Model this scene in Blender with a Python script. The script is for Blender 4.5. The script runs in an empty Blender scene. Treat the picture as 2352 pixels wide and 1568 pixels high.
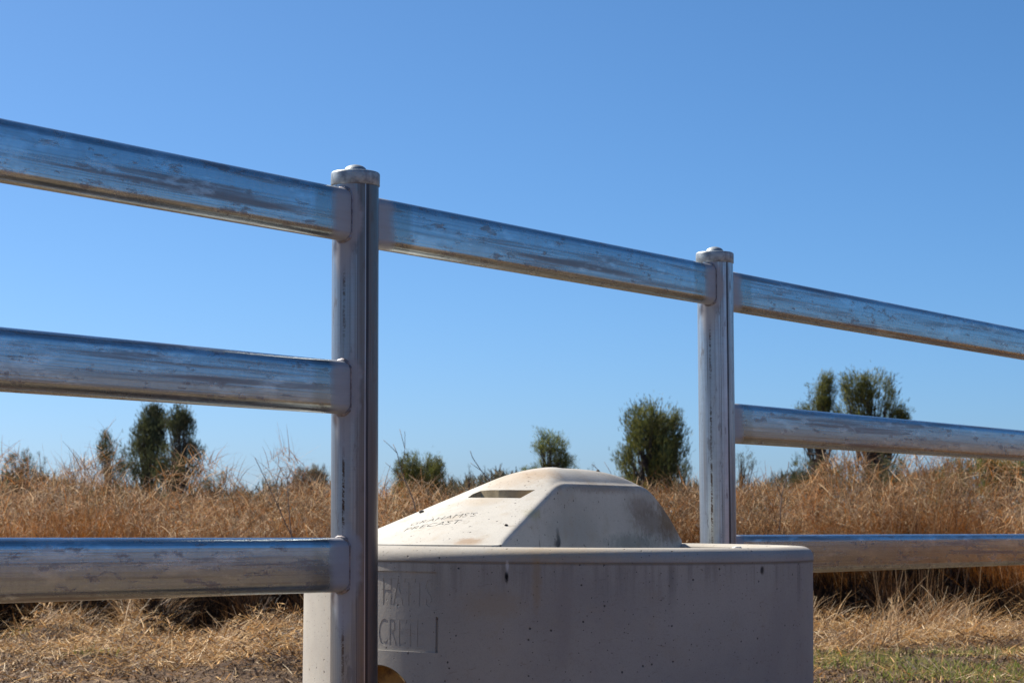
import bpy, bmesh, math, random
import numpy as np
from mathutils import Vector, Matrix, noise as mnoise
R = math.radians
random.seed(7); rng = np.random.default_rng(11)
scene = bpy.context.scene
C = scene.collection

# ------------------------------------------------------------------ camera
F = 5000.0; W2 = 1176.0; H2 = 784.0          # focal length and half frame, in photo pixels (2352 wide)
PITCH = math.atan(406.0 / F); EYE = 0.68
cd = bpy.data.cameras.new('camera'); cam = bpy.data.objects.new('camera', cd); C.objects.link(cam)
cam.location = (0, 0, EYE); cam.rotation_euler = (math.pi / 2 + PITCH, 0, 0)
cd.sensor_width = 36; cd.lens = F / 2352 * 36; cd.clip_end = 8000; cd.clip_start = 0.05
cd.dof.use_dof = True; cd.dof.focus_distance = 5.0; cd.dof.aperture_fstop = 16
scene.camera = cam

# ------------------------------------------------------------------ sky and sun
SUN_EL = R(43); sx, sy = -0.824, 0.566        # direction to the sun: left and behind the fence
SUN_AZ = math.atan2(sx, sy)
w = bpy.data.worlds.new('World'); scene.world = w; w.use_nodes = True
nt = w.node_tree; nt.nodes.clear()
sky = nt.nodes.new('ShaderNodeTexSky'); sky.sky_type = 'NISHITA'; sky.sun_disc = False
sky.sun_elevation = SUN_EL; sky.sun_rotation = SUN_AZ
sky.altitude = 0; sky.air_density = 0.6; sky.dust_density = 0.85; sky.ozone_density = 10.0
bg = nt.nodes.new('ShaderNodeBackground'); bg.inputs['Strength'].default_value = 0.079
wo = nt.nodes.new('ShaderNodeOutputWorld')
hs = nt.nodes.new('ShaderNodeHueSaturation'); hs.inputs['Saturation'].default_value = 1.06; hs.inputs['Hue'].default_value = 0.492
nt.links.new(sky.outputs[0], hs.inputs['Color']); nt.links.new(hs.outputs[0], bg.inputs[0]); nt.links.new(bg.outputs[0], wo.inputs[0])
sl = bpy.data.lights.new('sun', 'SUN'); sun = bpy.data.objects.new('sun', sl); C.objects.link(sun)
sl.energy = 5.0; sl.angle = R(0.53); sl.color = (1.0, 0.91, 0.79)
sd = Vector((sx * math.cos(SUN_EL), sy * math.cos(SUN_EL), math.sin(SUN_EL)))
sun.rotation_euler = (-sd).to_track_quat('-Z', 'Y').to_euler(); sun.location = (-6, 4, 8)
vs = scene.view_settings
scene.display_settings.display_device = 'sRGB'
vs.view_transform = 'Standard'; vs.look = 'None'; vs.gamma = 1; vs.exposure = 0.82

# ------------------------------------------------------------------ pixel to place
cp, sp = math.cos(PITCH), math.sin(PITCH)
def ray(px, py):
    a = (px - W2) / F; b = (H2 - py) / F
    return Vector((a, cp - b * sp, sp + b * cp))          # from the eye
def at(px, py, Y):
    r = ray(px, py); r = r * (Y / r.y); return Vector((r.x, Y, EYE + r.z))
P1 = Vector((-0.338, 4.71, 0)); P2 = Vector((0.580, 6.12, 0))
FD = (P2 - P1).normalized(); FN = Vector((FD.y, -FD.x, 0))    # fence line, its normal towards the camera
def on_fence(px, py):
    r = ray(px, py); e = Vector((0, 0, EYE))
    return e + r * ((P1 - e).dot(FN) / r.dot(FN))

# ------------------------------------------------------------------ object helpers
MW = {}
def put(o, parent=None, M=None):
    M = M or Matrix.Identity(4)
    C.objects.link(o)
    if parent is not None:
        o.parent = parent; o.matrix_parent_inverse = MW[parent.name].inverted()
    o.matrix_basis = M; MW[o.name] = M.copy(); return o
def tag(o, label=None, cat=None, group=None, kind=None):
    for k, v in (('label', label), ('category', cat), ('group', group), ('kind', kind)):
        if v: o[k] = v
    return o
def empty(name, loc, label, cat, group=None):
    o = bpy.data.objects.new(name, None); o.empty_display_size = 0.1
    return tag(put(o, None, Matrix.Translation(loc)), label, cat, group)
def mesh_from(name, verts, faces, smooth=True, angle=None):
    me = bpy.data.meshes.new(name); me.from_pydata([tuple(v) for v in verts], [], faces); me.update()
    bm = bmesh.new(); bm.from_mesh(me); bmesh.ops.recalc_face_normals(bm, faces=bm.faces); bm.to_mesh(me); bm.free()
    if smooth: me.shade_smooth()
    if angle: me.set_sharp_from_angle(angle=R(angle))
    return me
def obj(name, me, mat, parent=None, M=None):
    o = bpy.data.objects.new(name, me)
    if mat and not me.materials: me.materials.append(mat)
    return put(o, parent, M)
def big_mesh(name, V, nfv, faces, col=None):
    """V (N,3), faces flat index array with nfv corners each, col (N,3)"""
    me = bpy.data.meshes.new(name)
    nf = len(faces) // nfv
    me.vertices.add(len(V)); me.vertices.foreach_set('co', np.asarray(V, dtype=np.float32).ravel())
    me.loops.add(len(faces)); me.loops.foreach_set('vertex_index', np.asarray(faces, dtype=np.int32))
    me.polygons.add(nf); me.polygons.foreach_set('loop_start', np.arange(nf, dtype=np.int32) * nfv)
    me.update(calc_edges=True)
    if col is not None:
        a = me.color_attributes.new('Col', 'FLOAT_COLOR', 'POINT')
        c = np.ones((len(V), 4), dtype=np.float32); c[:, :3] = col; a.data.foreach_set('color', c.ravel())
    return me
def lathe(prof, n=64, closed=False):
    V = []; Fc = []
    for r, z in prof:
        for i in range(n):
            a = 2 * math.pi * i / n; V.append((r * math.cos(a), r * math.sin(a), z))
    m = len(prof)
    for j in range(m if closed else m - 1):
        for i in range(n):
            a = j * n + i; b = j * n + (i + 1) % n; c = ((j + 1) % m) * n + (i + 1) % n; d = ((j + 1) % m) * n + i
            Fc.append((a, b, c, d))
    if not closed:
        Fc.append(tuple(range(n))[::-1]); Fc.append(tuple((m - 1) * n + i for i in range(n)))
    return V, Fc
def boolean(o, cutters, op='DIFFERENCE'):
    for c in cutters:
        md = o.modifiers.new('b', 'BOOLEAN'); md.object = c; md.operation = op; md.solver = 'EXACT'; md.material_mode = 'TRANSFER'
    dg = bpy.context.evaluated_depsgraph_get(); dg.update()
    me = bpy.data.meshes.new_from_object(o.evaluated_get(dg), depsgraph=dg)
    o.modifiers.clear(); o.data = me
    for c in cutters: bpy.data.objects.remove(c)
    return o
def tube(pts, rads, n=8, cap=True):
    V = []; Fc = []; m = len(pts)
    for k in range(m):
        t = (pts[min(k + 1, m - 1)] - pts[max(k - 1, 0)]).normalized()
        u = t.cross(Vector((0.3, 1, 0.2))).normalized(); v = t.cross(u)
        for i in range(n):
            a = 2 * math.pi * i / n; V.append(pts[k] + (u * math.cos(a) + v * math.sin(a)) * rads[k])
    for k in range(m - 1):
        for i in range(n):
            Fc.append((k * n + i, k * n + (i + 1) % n, (k + 1) * n + (i + 1) % n, (k + 1) * n + i))
    if cap: Fc.append(tuple(range(n))[::-1]); Fc.append(tuple((m - 1) * n + i for i in range(n)))
    return V, Fc
def merge(parts):
    V = []; Fc = []
    for v, f in parts:
        b = len(V); V += [Vector(x) for x in v]; Fc += [tuple(i + b for i in g) for g in f]
    return V, Fc

# ------------------------------------------------------------------ material helper
class NT:
    def __init__(s, name):
        s.m = bpy.data.materials.new(name); s.m.use_nodes = True; s.t = s.m.node_tree
        s.b = s.t.nodes['Principled BSDF']; s.out = s.t.nodes['Material Output']
    def n(s, ty, props=None, **inp):
        nd = s.t.nodes.new('ShaderNode' + ty)
        for k, v in (props or {}).items(): setattr(nd, k, v)
        for k, v in inp.items():
            k = int(k[1:]) if k[0] == '_' and k[1:].isdigit() else k.replace('_', ' ')
            s.set(nd.inputs[k], v)
        return nd
    def set(s, sock, v):
        if isinstance(v, bpy.types.NodeSocket): s.t.links.new(v, sock)
        elif isinstance(v, bpy.types.Node): s.t.links.new(v.outputs[0], sock)
        else: sock.default_value = v
    def math(s, op, a, b=0.0, c=0.0, clamp=False):
        return s.n('Math', {'operation': op, 'use_clamp': clamp}, _0=a, _1=b, _2=c).outputs[0]
    def vmath(s, op, a, b=(0, 0, 0)): return s.n('VectorMath', {'operation': op}, _0=a, _1=b).outputs[0]
    def coord(s, which='Object', scale=(1, 1, 1), rnd=0.0):
        v = s.n('TexCoord').outputs[which]
        if rnd:
            r = s.n('ObjectInfo').outputs['Random']
            v = s.vmath('ADD', v, s.n('CombineXYZ', X=s.math('MULTIPLY', r, rnd), Y=s.math('MULTIPLY', r, rnd * 1.7), Z=s.math('MULTIPLY', r, 0.0)).outputs[0])
        return s.vmath('MULTIPLY', v, scale)
    def noise(s, v, scale=5.0, detail=4.0, rough=0.55, dist=0.0):
        return s.n('TexNoise', None, Vector=v, Scale=scale, Detail=detail, Roughness=rough, Distortion=dist).outputs[0]
    def ramp(s, f, a, b, lo=0.0, hi=1.0):
        return s.n('MapRange', {'interpolation_type': 'SMOOTHSTEP'}, Value=f, From_Min=a, From_Max=b, To_Min=lo, To_Max=hi).outputs[0]
    def mix(s, f, a, b, mode='MIX'):
        nd = s.t.nodes.new('ShaderNodeMix'); nd.data_type = 'RGBA'; nd.blend_type = mode
        s.set(nd.inputs[0], f)
        for k, v in ((6, a), (7, b)):
            s.set(nd.inputs[k], (*v, 1) if isinstance(v, tuple) and len(v) == 3 else v)
        return nd.outputs[2]
    def P(s, **k):
        for a, v in k.items():
            if isinstance(v, tuple) and len(v) == 3: v = (*v, 1)
            s.set(s.b.inputs[a.replace('_', ' ')], v)
    def bump(s, h, strength=0.3, dist=0.01):
        s.set(s.b.inputs['Normal'], s.n('Bump', None, Strength=strength, Distance=dist, Height=h).outputs[0])
    def spot(s, co, centre, rad, soft=0.35, nz=None):
        """1 inside an ellipsoid (object space), ragged by noise nz"""
        d = s.vmath('MULTIPLY', s.vmath('SUBTRACT', co, centre), tuple(1.0 / r for r in rad))
        l = s.n('VectorMath', {'operation': 'LENGTH'}, _0=d).outputs['Value']
        if nz is not None: l = s.math('ADD', l, nz)
        return s.ramp(l, 1.0 + soft, 1.0 - soft)

# ------------------------------------------------------------------ materials: galvanised steel
def galv(name, post=False, zs=(), warm=True):
    t = NT(name)
    if post: raw = t.n('TexCoord').outputs['Object']; sc = lambda a, b: (a, a, b)
    else: raw = t.coord(rnd=9.0); sc = lambda a, b: (b, a, a)
    streak = t.noise(t.vmath('MULTIPLY', raw, sc(34, 0.9)), 1.0, 7, 0.62, 0.1)           # long soft stains along the pipe
    lines = t.noise(t.vmath('MULTIPLY', raw, sc(260, 1.2)), 1.0, 3, 0.6)           # fine rolling lines
    cross = t.noise(t.vmath('MULTIPLY', raw, sc(14, 420)), 1.0, 3, 0.7)            # fine cross hairs
    blot = t.noise(t.vmath('MULTIPLY', raw, sc(48, 12)), 1.0, 7, 0.72, 0.15)
    sm = t.math('MAXIMUM', t.math('MULTIPLY', t.ramp(streak, 0.50, 0.66), 0.9), t.math('MULTIPLY', t.ramp(blot, 0.54, 0.63), 0.75))
    grain = t.noise(t.vmath('MULTIPLY', raw, (1, 1, 1)), 420.0, 2, 0.6)
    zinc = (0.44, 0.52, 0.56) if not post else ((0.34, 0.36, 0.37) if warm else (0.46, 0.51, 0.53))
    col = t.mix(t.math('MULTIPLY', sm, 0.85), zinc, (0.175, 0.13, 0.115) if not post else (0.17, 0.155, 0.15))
    col = t.mix(t.math('MULTIPLY', t.ramp(lines, 0.5, 0.62), 0.38), col, (0.17, 0.155, 0.155))
    col = t.mix(t.math('MULTIPLY', t.ramp(cross, 0.5, 0.68), 0.16 if not post else 0.1), col, (0.12, 0.13, 0.15))
    rough = t.math('ADD', t.math('MULTIPLY', streak, 0.10 if not post else 0.16), t.math('ADD', t.math('MULTIPLY', grain, 0.06), t.math('MULTIPLY_ADD', sm, 0.12, 0.09 if not post else 0.15)))
    if not post:                                                             # mud flecks and small insects on the rails
        vv = t.n('TexVoronoi', {'feature': 'F1'}, Vector=t.vmath('MULTIPLY', raw, (7, 7, 4)), Scale=1.0)
        kk = t.math('GREATER_THAN', t.n('SeparateColor', None, Color=vv.outputs['Color']).outputs[0], 0.7)
        col = t.mix(t.math('MULTIPLY', t.math('MULTIPLY', t.ramp(vv.outputs['Distance'], 0.045, 0.025), kk), 0.9), col, (0.03, 0.018, 0.015))
    metal = t.math('SUBTRACT', 0.94 if not post else 0.86, t.math('MULTIPLY', sm, 0.30 if not post else 0.2))
    h = t.math('ADD', t.math('MULTIPLY', lines, 0.5), t.math('ADD', t.math('MULTIPLY', cross, 0.08 if not post else 0.05), t.math('MULTIPLY', grain, 0.3)))
    if not post:                                                             # paler washed patches
        pat = t.noise(t.vmath('MULTIPLY', raw, (5, 22, 22)), 1.0, 6, 0.7); col = t.mix(t.math('MULTIPLY', t.ramp(pat, 0.54, 0.62), 0.5), col, (0.66, 0.74, 0.77))
    mot = t.noise(t.vmath('MULTIPLY', raw, (1, 1, 1)), 55.0, 6, 0.7)                # mottled zinc bloom
    col = t.mix(t.math('MULTIPLY', t.ramp(mot, 0.45, 0.68), 0.22), col, (0.30, 0.30, 0.30)); rough = t.math('MULTIPLY_ADD', mot, 0.12, rough)
    rag = t.math('MULTIPLY', t.math('SUBTRACT', t.noise(t.n('TexCoord').outputs['Object'], 18.0, 3), 0.5), 1.3)
    if post:
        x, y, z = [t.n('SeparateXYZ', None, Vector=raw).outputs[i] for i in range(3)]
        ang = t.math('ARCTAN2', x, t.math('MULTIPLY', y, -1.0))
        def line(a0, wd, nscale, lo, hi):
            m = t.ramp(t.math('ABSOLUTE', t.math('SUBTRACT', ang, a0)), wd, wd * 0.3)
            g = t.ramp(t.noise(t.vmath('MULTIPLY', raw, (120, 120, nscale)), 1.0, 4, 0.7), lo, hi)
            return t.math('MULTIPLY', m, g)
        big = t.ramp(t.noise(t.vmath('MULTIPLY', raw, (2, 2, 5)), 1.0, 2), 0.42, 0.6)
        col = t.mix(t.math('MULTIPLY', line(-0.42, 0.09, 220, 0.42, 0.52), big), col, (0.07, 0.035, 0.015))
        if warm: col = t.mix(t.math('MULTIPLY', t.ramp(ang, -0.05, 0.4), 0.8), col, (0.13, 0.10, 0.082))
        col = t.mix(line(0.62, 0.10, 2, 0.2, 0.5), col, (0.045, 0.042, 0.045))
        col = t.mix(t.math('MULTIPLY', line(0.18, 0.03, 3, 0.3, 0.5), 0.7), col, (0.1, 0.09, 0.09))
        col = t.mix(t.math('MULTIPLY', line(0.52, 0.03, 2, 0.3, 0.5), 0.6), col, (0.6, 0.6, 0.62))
        mask = None
        for zc in zs:                                                        # cold galvanising paint round each weld
            a = t.spot(raw, (-0.010, -0.053, zc), (0.026, 0.04, 0.075), 0.25, rag)
            b = t.spot(raw, (-0.022, -0.046, zc - 0.06), (0.018, 0.04, 0.08), 0.4, rag)
            k = t.math('MAXIMUM', a, b); mask = k if mask is None else t.math('MAXIMUM', mask, k)
            rust = t.spot(raw, (-0.038, -0.036, zc - 0.066), (0.013, 0.02, 0.02), 0.5, rag)
            col = t.mix(t.math('MULTIPLY', rust, 0.75), col, (0.10, 0.045, 0.02))
    else:
        xx = t.n('SeparateXYZ', None, Vector=t.n('TexCoord').outputs['Object']).outputs[0]
        ln = t.n('Attribute', {'attribute_type': 'OBJECT', 'attribute_name': 'len'}).outputs['Fac']
        e = t.math('MINIMUM', xx, t.math('SUBTRACT', ln, xx))                    # distance to the nearer end
        mask = t.ramp(t.math('ADD', e, t.math('MULTIPLY', rag, 0.022)), 0.105, 0.065)
        dull = t.math('MULTIPLY', t.ramp(t.math('ADD', e, t.math('MULTIPLY', rag, 0.02)), 0.165, 0.14), 0.45)
        col = t.mix(dull, col, (0.23, 0.24, 0.22)); 
    if mask is not None:
        col = t.mix(t.math('MULTIPLY', mask, 0.8), col, (0.37, 0.375, 0.40))
        metal = t.math('SUBTRACT', metal, t.math('MULTIPLY', mask, 0.75)); rough = t.math('ADD', rough, t.math('MULTIPLY', mask, 0.25))
    t.P(Base_Color=col, Metallic=metal, Roughness=rough); t.bump(h, 0.3, 0.0014)
    return t.m
M_RAIL = galv('galvanised_rail')
def simple(name, base, dark, scale, metal=0.0, rough=0.6, bs=0.3, bd=0.002):
    t = NT(name); co = t.coord(); a = t.noise(co, scale, 5, 0.65); b = t.noise(co, scale * 6, 4, 0.7)
    c = t.mix(t.ramp(a, 0.35, 0.7), base, dark); c = t.mix(t.math('MULTIPLY', t.ramp(b, 0.55, 0.7), 0.5), c, dark)
    t.P(Base_Color=c, Metallic=metal, Roughness=rough); t.bump(t.math('ADD', a, t.math('MULTIPLY', b, 0.5)), bs, bd); return t.m
M_CAP = simple('cast_cap_metal', (0.42, 0.47, 0.48), (0.2, 0.22, 0.24), 45, 0.55, 0.5)
M_WELD = simple('weld_metal', (0.36, 0.34, 0.36), (0.14, 0.12, 0.12), 60, 0.4, 0.5, 0.6)
M_STONE = simple('stone', (0.16, 0.13, 0.10), (0.05, 0.045, 0.04), 60, 0, 0.9, 0.8)
M_WHITE = simple('dropping', (0.8, 0.78, 0.72), (0.5, 0.48, 0.42), 80, 0, 0.7)
M_OCHRE = simple('ochre_lining', (0.34, 0.19, 0.045), (0.08, 0.04, 0.015), 22, 0, 0.75, 0.5, 0.004)

# ------------------------------------------------------------------ materials: concrete
def concrete(name, c1, c2, warm, spots=(), rimz=None, streak_amt=0.0):
    t = NT(name); co = t.coord()
    n1 = t.noise(co, 3.2, 6, 0.6); n2 = t.noise(co, 17, 5, 0.65); n3 = t.noise(co, 190, 3, 0.6)
    col = t.mix(t.ramp(n1, 0.35, 0.68), c1, c2)
    col = t.mix(t.math('MULTIPLY', t.ramp(n2, 0.5, 0.75), 0.45), col, warm)
    col = t.mix(t.math('MULTIPLY', t.ramp(n3, 0.5, 0.8), 0.25), col, tuple(x * 0.55 for x in c1))
    gr = t.noise(co, 420, 2, 0.7); col = t.mix(t.math('MULTIPLY', t.ramp(gr, 0.52, 0.7), 0.3), col, tuple(x * 0.45 for x in c1))
    sc1 = t.noise(t.vmath('MULTIPLY', co, (30, 30, 90)), 1.0, 7, 0.75, 1.2); col = t.mix(t.math('MULTIPLY', t.ramp(sc1, 0.60, 0.66), 0.4), col, tuple(x * 0.5 for x in warm))
    pit = None
    for sc_, r0, keep in ((44, 0.13, 0.55), (110, 0.17, 0.7), (17, 0.05, 0.62)):            # air holes
        v = t.n('TexVoronoi', {'voronoi_dimensions': '3D', 'feature': 'F1'}, Vector=t.vmath('ADD', co, t.vmath('MULTIPLY', t.n('TexNoise', None, Vector=co, Scale=90.0).outputs['Color'], (0.004,) * 3)), Scale=float(sc_))
        k = t.math('GREATER_THAN', t.n('SeparateColor', None, Color=v.outputs['Color']).outputs[0], keep)
        p = t.math('MULTIPLY', t.ramp(v.outputs['Distance'], r0, r0 * 0.55), k)
        pit = p if pit is None else t.math('MAXIMUM', pit, p)
    col = t.mix(t.math('MULTIPLY', pit, 0.78), col, (0.035, 0.032, 0.035))
    if rimz is not None:                                                       # run-off streaks below the rim
        z = t.n('SeparateXYZ', None, Vector=co).outputs[2]
        st = t.noise(t.vmath('MULTIPLY', co, (34, 34, 1.6)), 1.0, 5, 0.7)
        ln = t.noise(t.vmath('MULTIPLY', co, (9, 9, 0.2)), 1.0, 2, 0.5)
        d = t.math('SUBTRACT', rimz, z)
        m = t.math('MULTIPLY', t.ramp(st, 0.45, 0.68), t.ramp(t.math('SUBTRACT', d, t.math('MULTIPLY', ln, 0.16)), 0.02, -0.09))
        m = t.math('MULTIPLY', m, t.ramp(d, -0.005, 0.01))
        col = t.mix(t.math('MULTIPLY', m, streak_amt), col, (0.055, 0.052, 0.045))
        ring = t.math('MULTIPLY', t.ramp(t.math('ABSOLUTE', d), 0.006, 0.001), 0.45)
        col = t.mix(ring, col, (0.07, 0.065, 0.06))
    rag = t.math('MULTIPLY', t.math('SUBTRACT', t.noise(co, 60, 4, 0.7), 0.5), 1.8)
    for cen, rad, colr, amt in spots:
        col = t.mix(t.math('MULTIPLY', t.spot(co, cen, rad, 0.6, rag), amt), col, colr)
    t.P(Base_Color=col, Roughness=0.82)
    t.b.inputs['Specular IOR Level'].default_value = 0.3
    h = t.math('SUBTRACT', t.math('ADD', t.math('MULTIPLY', n3, 0.12), t.math('MULTIPLY', n2, 0.25)), t.math('MULTIPLY', pit, 1.2))
    t.bump(h, 0.6, 0.004)
    return t.m

# ------------------------------------------------------------------ ground
def vnoise(x, y, seed=0):
    x = np.asarray(x, float); y = np.asarray(y, float)
    def hsh(i, j): 
        v = np.sin(i * 127.1 + j * 311.7 + seed * 17.3) * 43758.5453
        return v - np.floor(v)
    i = np.floor(x); j = np.floor(y); f = x - i; g = y - j; f = f * f * (3 - 2 * f); g = g * g * (3 - 2 * g)
    return (hsh(i, j) * (1 - f) + hsh(i + 1, j) * f) * (1 - g) + (hsh(i, j + 1) * (1 - f) + hsh(i + 1, j + 1) * f) * g
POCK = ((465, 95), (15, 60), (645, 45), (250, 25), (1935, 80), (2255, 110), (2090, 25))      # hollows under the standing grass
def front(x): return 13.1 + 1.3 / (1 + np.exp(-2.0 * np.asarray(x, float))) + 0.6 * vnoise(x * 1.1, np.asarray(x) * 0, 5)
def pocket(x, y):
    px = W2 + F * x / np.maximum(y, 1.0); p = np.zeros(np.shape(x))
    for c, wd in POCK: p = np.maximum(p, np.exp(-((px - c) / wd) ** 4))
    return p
MOUNDS = []
for px, py, rx, ry, h in ((345, 1432, 0.22, 0.3, 0.20), (560, 1500, 0.4, 0.3, 0.06), (655, 1490, 0.28, 0.3, 0.14), (330, 1475, 0.3, 0.3, 0.10),
                          (110, 1450, 0.25, 0.3, 0.10), (210, 1500, 0.3, 0.3, 0.05), (520, 1530, 0.5, 0.35, 0.06), (660, 1535, 0.3, 0.25, 0.06),
                          (1940, 1440, 0.3, 0.3, 0.06), (2085, 1390, 0.22, 0.3, 0.22), (2260, 1455, 0.4, 0.3, 0.05), (2330, 1420, 0.4, 0.3, 0.14)):
    r = ray(px, py + 25); k = -EYE / r.z; MOUNDS.append((r.x * k, r.y * k, rx, ry, h))
def gz(x, y):
    x = np.asarray(x, float); y = np.asarray(y, float)
    near = np.clip(1 - np.abs(y - 14) / 30, 0, 1) * np.clip(1 - np.abs(x) / 30, 0, 1)
    z = (vnoise(x * 1.3, y * 1.3, 1) - 0.5) * 0.05 + (vnoise(x * 5, y * 5, 2) - 0.5) * 0.03 + (vnoise(x * 14, y * 14, 3) - 0.5) * 0.015
    z = z * near
    for mx, my, rx, ry, h in MOUNDS: z = z + h * np.exp(-((x - mx) / rx) ** 2 - ((y - my) / ry) ** 2)
    fy = front(x)
    z = z - 0.30 * np.exp(-((y - fy + 0.45) / 0.75) ** 2) * pocket(x, y)
    return z - 0.012
n = 330
u = np.linspace(-1, 1, n); gx = np.sinh(u * 7.6) / math.sinh(7.6) * 3000; gyv = 11 + np.sinh(u * 7.6) / math.sinh(7.6) * 3000
X, Y = np.meshgrid(gx, gyv); V = np.stack([X.ravel(), Y.ravel(), gz(X, Y).ravel()], 1)
idx = np.arange(n * n).reshape(n, n)
Fc = np.stack([idx[:-1, :-1], idx[:-1, 1:], idx[1:, 1:], idx[1:, :-1]], -1).reshape(-1)
t = NT('dry_soil'); co = t.coord()
a = t.noise(co, 0.9, 6, 0.6); b = t.noise(co, 9, 6, 0.7); c = t.noise(co, 70, 4, 0.7)
col = t.mix(t.ramp(a, 0.4, 0.65), (0.12, 0.073, 0.042), (0.20, 0.125, 0.07))
col = t.mix(t.math('MULTIPLY', t.ramp(b, 0.45, 0.7), 0.6), col, (0.25, 0.17, 0.10))
col = t.mix(t.math('MULTIPLY', t.ramp(c, 0.5, 0.75), 0.6), col, (0.07, 0.05, 0.04))
t.P(Base_Color=col, Roughness=0.95); t.bump(t.math('ADD', b, t.math('MULTIPLY', c, 0.6)), 1.0, 0.06)
g = big_mesh('ground', V, 4, Fc); g.shade_smooth()
tag(obj('ground', g, t.m), 'bare brown soil strewn with straw, running back to the field', None, None, 'structure')

# ------------------------------------------------------------------ blades of dry and green grass
def blades(base, L, lean, az, droop, wid, col, K=4, tipw=0.15, curl=None, var=0.12):
    """ribbons: base (N,3), length, lean from vertical (rad), azimuth, droop, width, colour (N,3)"""
    N = len(base); u = np.linspace(0, 1, K + 1)[None, :, None]
    d = np.stack([np.sin(lean) * np.cos(az), np.sin(lean) * np.sin(az), np.cos(lean)], 1)[:, None, :]
    hor = np.stack([np.cos(az), np.sin(az), np.zeros(N)], 1)[:, None, :]
    if curl is None: curl = rng.uniform(-0.3, 0.3, N)
    side = np.stack([-np.sin(az), np.cos(az), np.zeros(N)], 1)[:, None, :]
    Lk = L[:, None, None]
    p = base[:, None, :] + d * Lk * u + hor * Lk * (droop[:, None, None] * 0.8) * u ** 2 + side * Lk * (curl[:, None, None] * 0.5) * u ** 2
    p[:, :, 2] -= (L[:, None] * droop[:, None] * 0.55) * (u[:, :, 0] ** 2.2)
    fa = rng.uniform(0, 2 * np.pi, N)
    wv = np.stack([np.cos(fa), np.sin(fa) * 0.6, rng.uniform(-0.3, 0.3, N)], 1)[:, None, :]
    ww = wid[:, None, None] * 0.5 * (1 - (1 - tipw) * u ** 1.5)
    A = p - wv * ww; B = p + wv * ww
    V = np.stack([A, B], 2).reshape(N, -1, 3)                                  # N, 2(K+1), 3
    m = 2 * (K + 1); f = []
    for k in range(K): f.append([2 * k, 2 * k + 1, 2 * k + 3, 2 * k + 2])
    f = np.array(f)[None] + (np.arange(N) * m)[:, None, None]
    cc = np.repeat(col[:, None, :], m, 1)
    return V.reshape(-1, 3), f.reshape(-1), cc.reshape(-1, 3)
def join(parts):
    V = []; Fa = []; Cc = []; b = 0
    for v, f, c in parts: V.append(v); Fa.append(f + b); Cc.append(c); b += len(v)
    return np.concatenate(V), np.concatenate(Fa), np.concatenate(Cc)
def leafmat(name, trans=0.35, rough=0.6, spec=0.25):
    t = NT(name); a = t.n('Attribute', {'attribute_name': 'Col'})
    t.P(Base_Color=a.outputs['Color'], Roughness=rough); t.b.inputs['Specular IOR Level'].default_value = spec
    tr = t.n('BsdfTranslucent', None, Color=a.outputs['Color'])
    mx = t.n('MixShader', None, _0=trans, _1=t.b.outputs[0], _2=tr.outputs[0]); t.t.links.new(mx.outputs[0], t.out.inputs['Surface'])
    return t.m
M_DRY = leafmat('dry_grass_blades', 0.22); M_LEAF = leafmat('tree_foliage', 0.25); M_GREEN = leafmat('green_blades', 0.4)

PAL = np.array([(0.42, 0.235, 0.10), (0.27, 0.135, 0.05), (0.47, 0.185, 0.033), (0.075, 0.038, 0.018), (0.68, 0.49, 0.28), (0.26, 0.17, 0.105)])
TALL = [(190, 0.17), (60, 0.0), (700, 0.06), (2150, 0.16), (1960, 0.03), (1740, 0.05), (1540, 0.04), (930, 0.04), (400, -0.02), (560, -0.06), (1080, -0.03)]
def topz(px):
    h = 0.70
    s = 0.0
    for c, a in TALL: s = s + a * np.exp(-((px - c) / 75.0) ** 2)
    return h + s
def tall_grass(n, y0, y1, wmul, K=4, hmul=1.0):
    # tussocks first, blades within them
    nc = max(30, n // 60)
    yy = y0 + (y1 - y0) * rng.random(nc) ** 1.0
    xx = rng.uniform(-1, 1, nc) * (0.235 * yy + 1.6)
    ccol = vnoise(xx * 0.8, yy * 0.8, 9)
    ci = rng.integers(0, nc, n)
    r = np.abs(rng.normal(0, 0.16, n)); th = rng.uniform(0, 2 * np.pi, n)
    bx = xx[ci] + r * np.cos(th); by = yy[ci] + r * np.sin(th)
    by = np.maximum(by, front(bx) + 0.25 + rng.random(n) * 0.25 + 0.55 * pocket(bx, by))
    px = W2 + F * bx / by
    L = topz(px) * hmul * rng.uniform(0.45, 1.06, n) * (0.9 + 0.2 * vnoise(xx[ci] * 1.7, yy[ci] * 1.7, 4))
    lean = np.abs(rng.normal(0, 0.22, n)); az = th + rng.normal(0, 0.6, n)
    droop = np.abs(rng.normal(0.12, 0.2, n))
    wid = rng.uniform(0.002, 0.0055, n) * wmul
    k = np.clip(ccol[ci] + rng.normal(0, 0.14, n), 0, 0.999)
    ia = np.array([5, 3, 0, 1, 2, 2])[(k * 6).astype(int)]
    col = PAL[ia].copy()
    bl = rng.random(n) < 0.13; col[bl] = PAL[4]; dk = rng.random(n) < 0.30; col[dk] = PAL[3]
    for c, a, wd in ((200, 0.95, 75), (330, 0.6, 50), (1890, 0.7, 90), (2200, 0.9, 80), (2050, 0.5, 50), (1580, 0.7, 40), (20, 0.7, 40), (520, 0.35, 40), (660, 0.5, 60), (920, 0.4, 40)):      # rusty tussocks
        m = (rng.random(n) < a * np.exp(-((px - c) / wd) ** 2)); col[m] = np.array((0.50, 0.20, 0.035)) * rng.uniform(0.5, 1.2, (m.sum(), 1))
    col *= (rng.uniform(0.65, 1.25, n) * (0.15 + 1.6 * vnoise(xx * 1.9, yy * 1.9, 14)[ci]))[:, None]
    g0 = gz(bx, by); base = np.stack([bx, by, g0 - 0.01], 1)
    return blades(base, L - np.minimum(g0, 0), lean, az, droop, wid, col, K)
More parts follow.
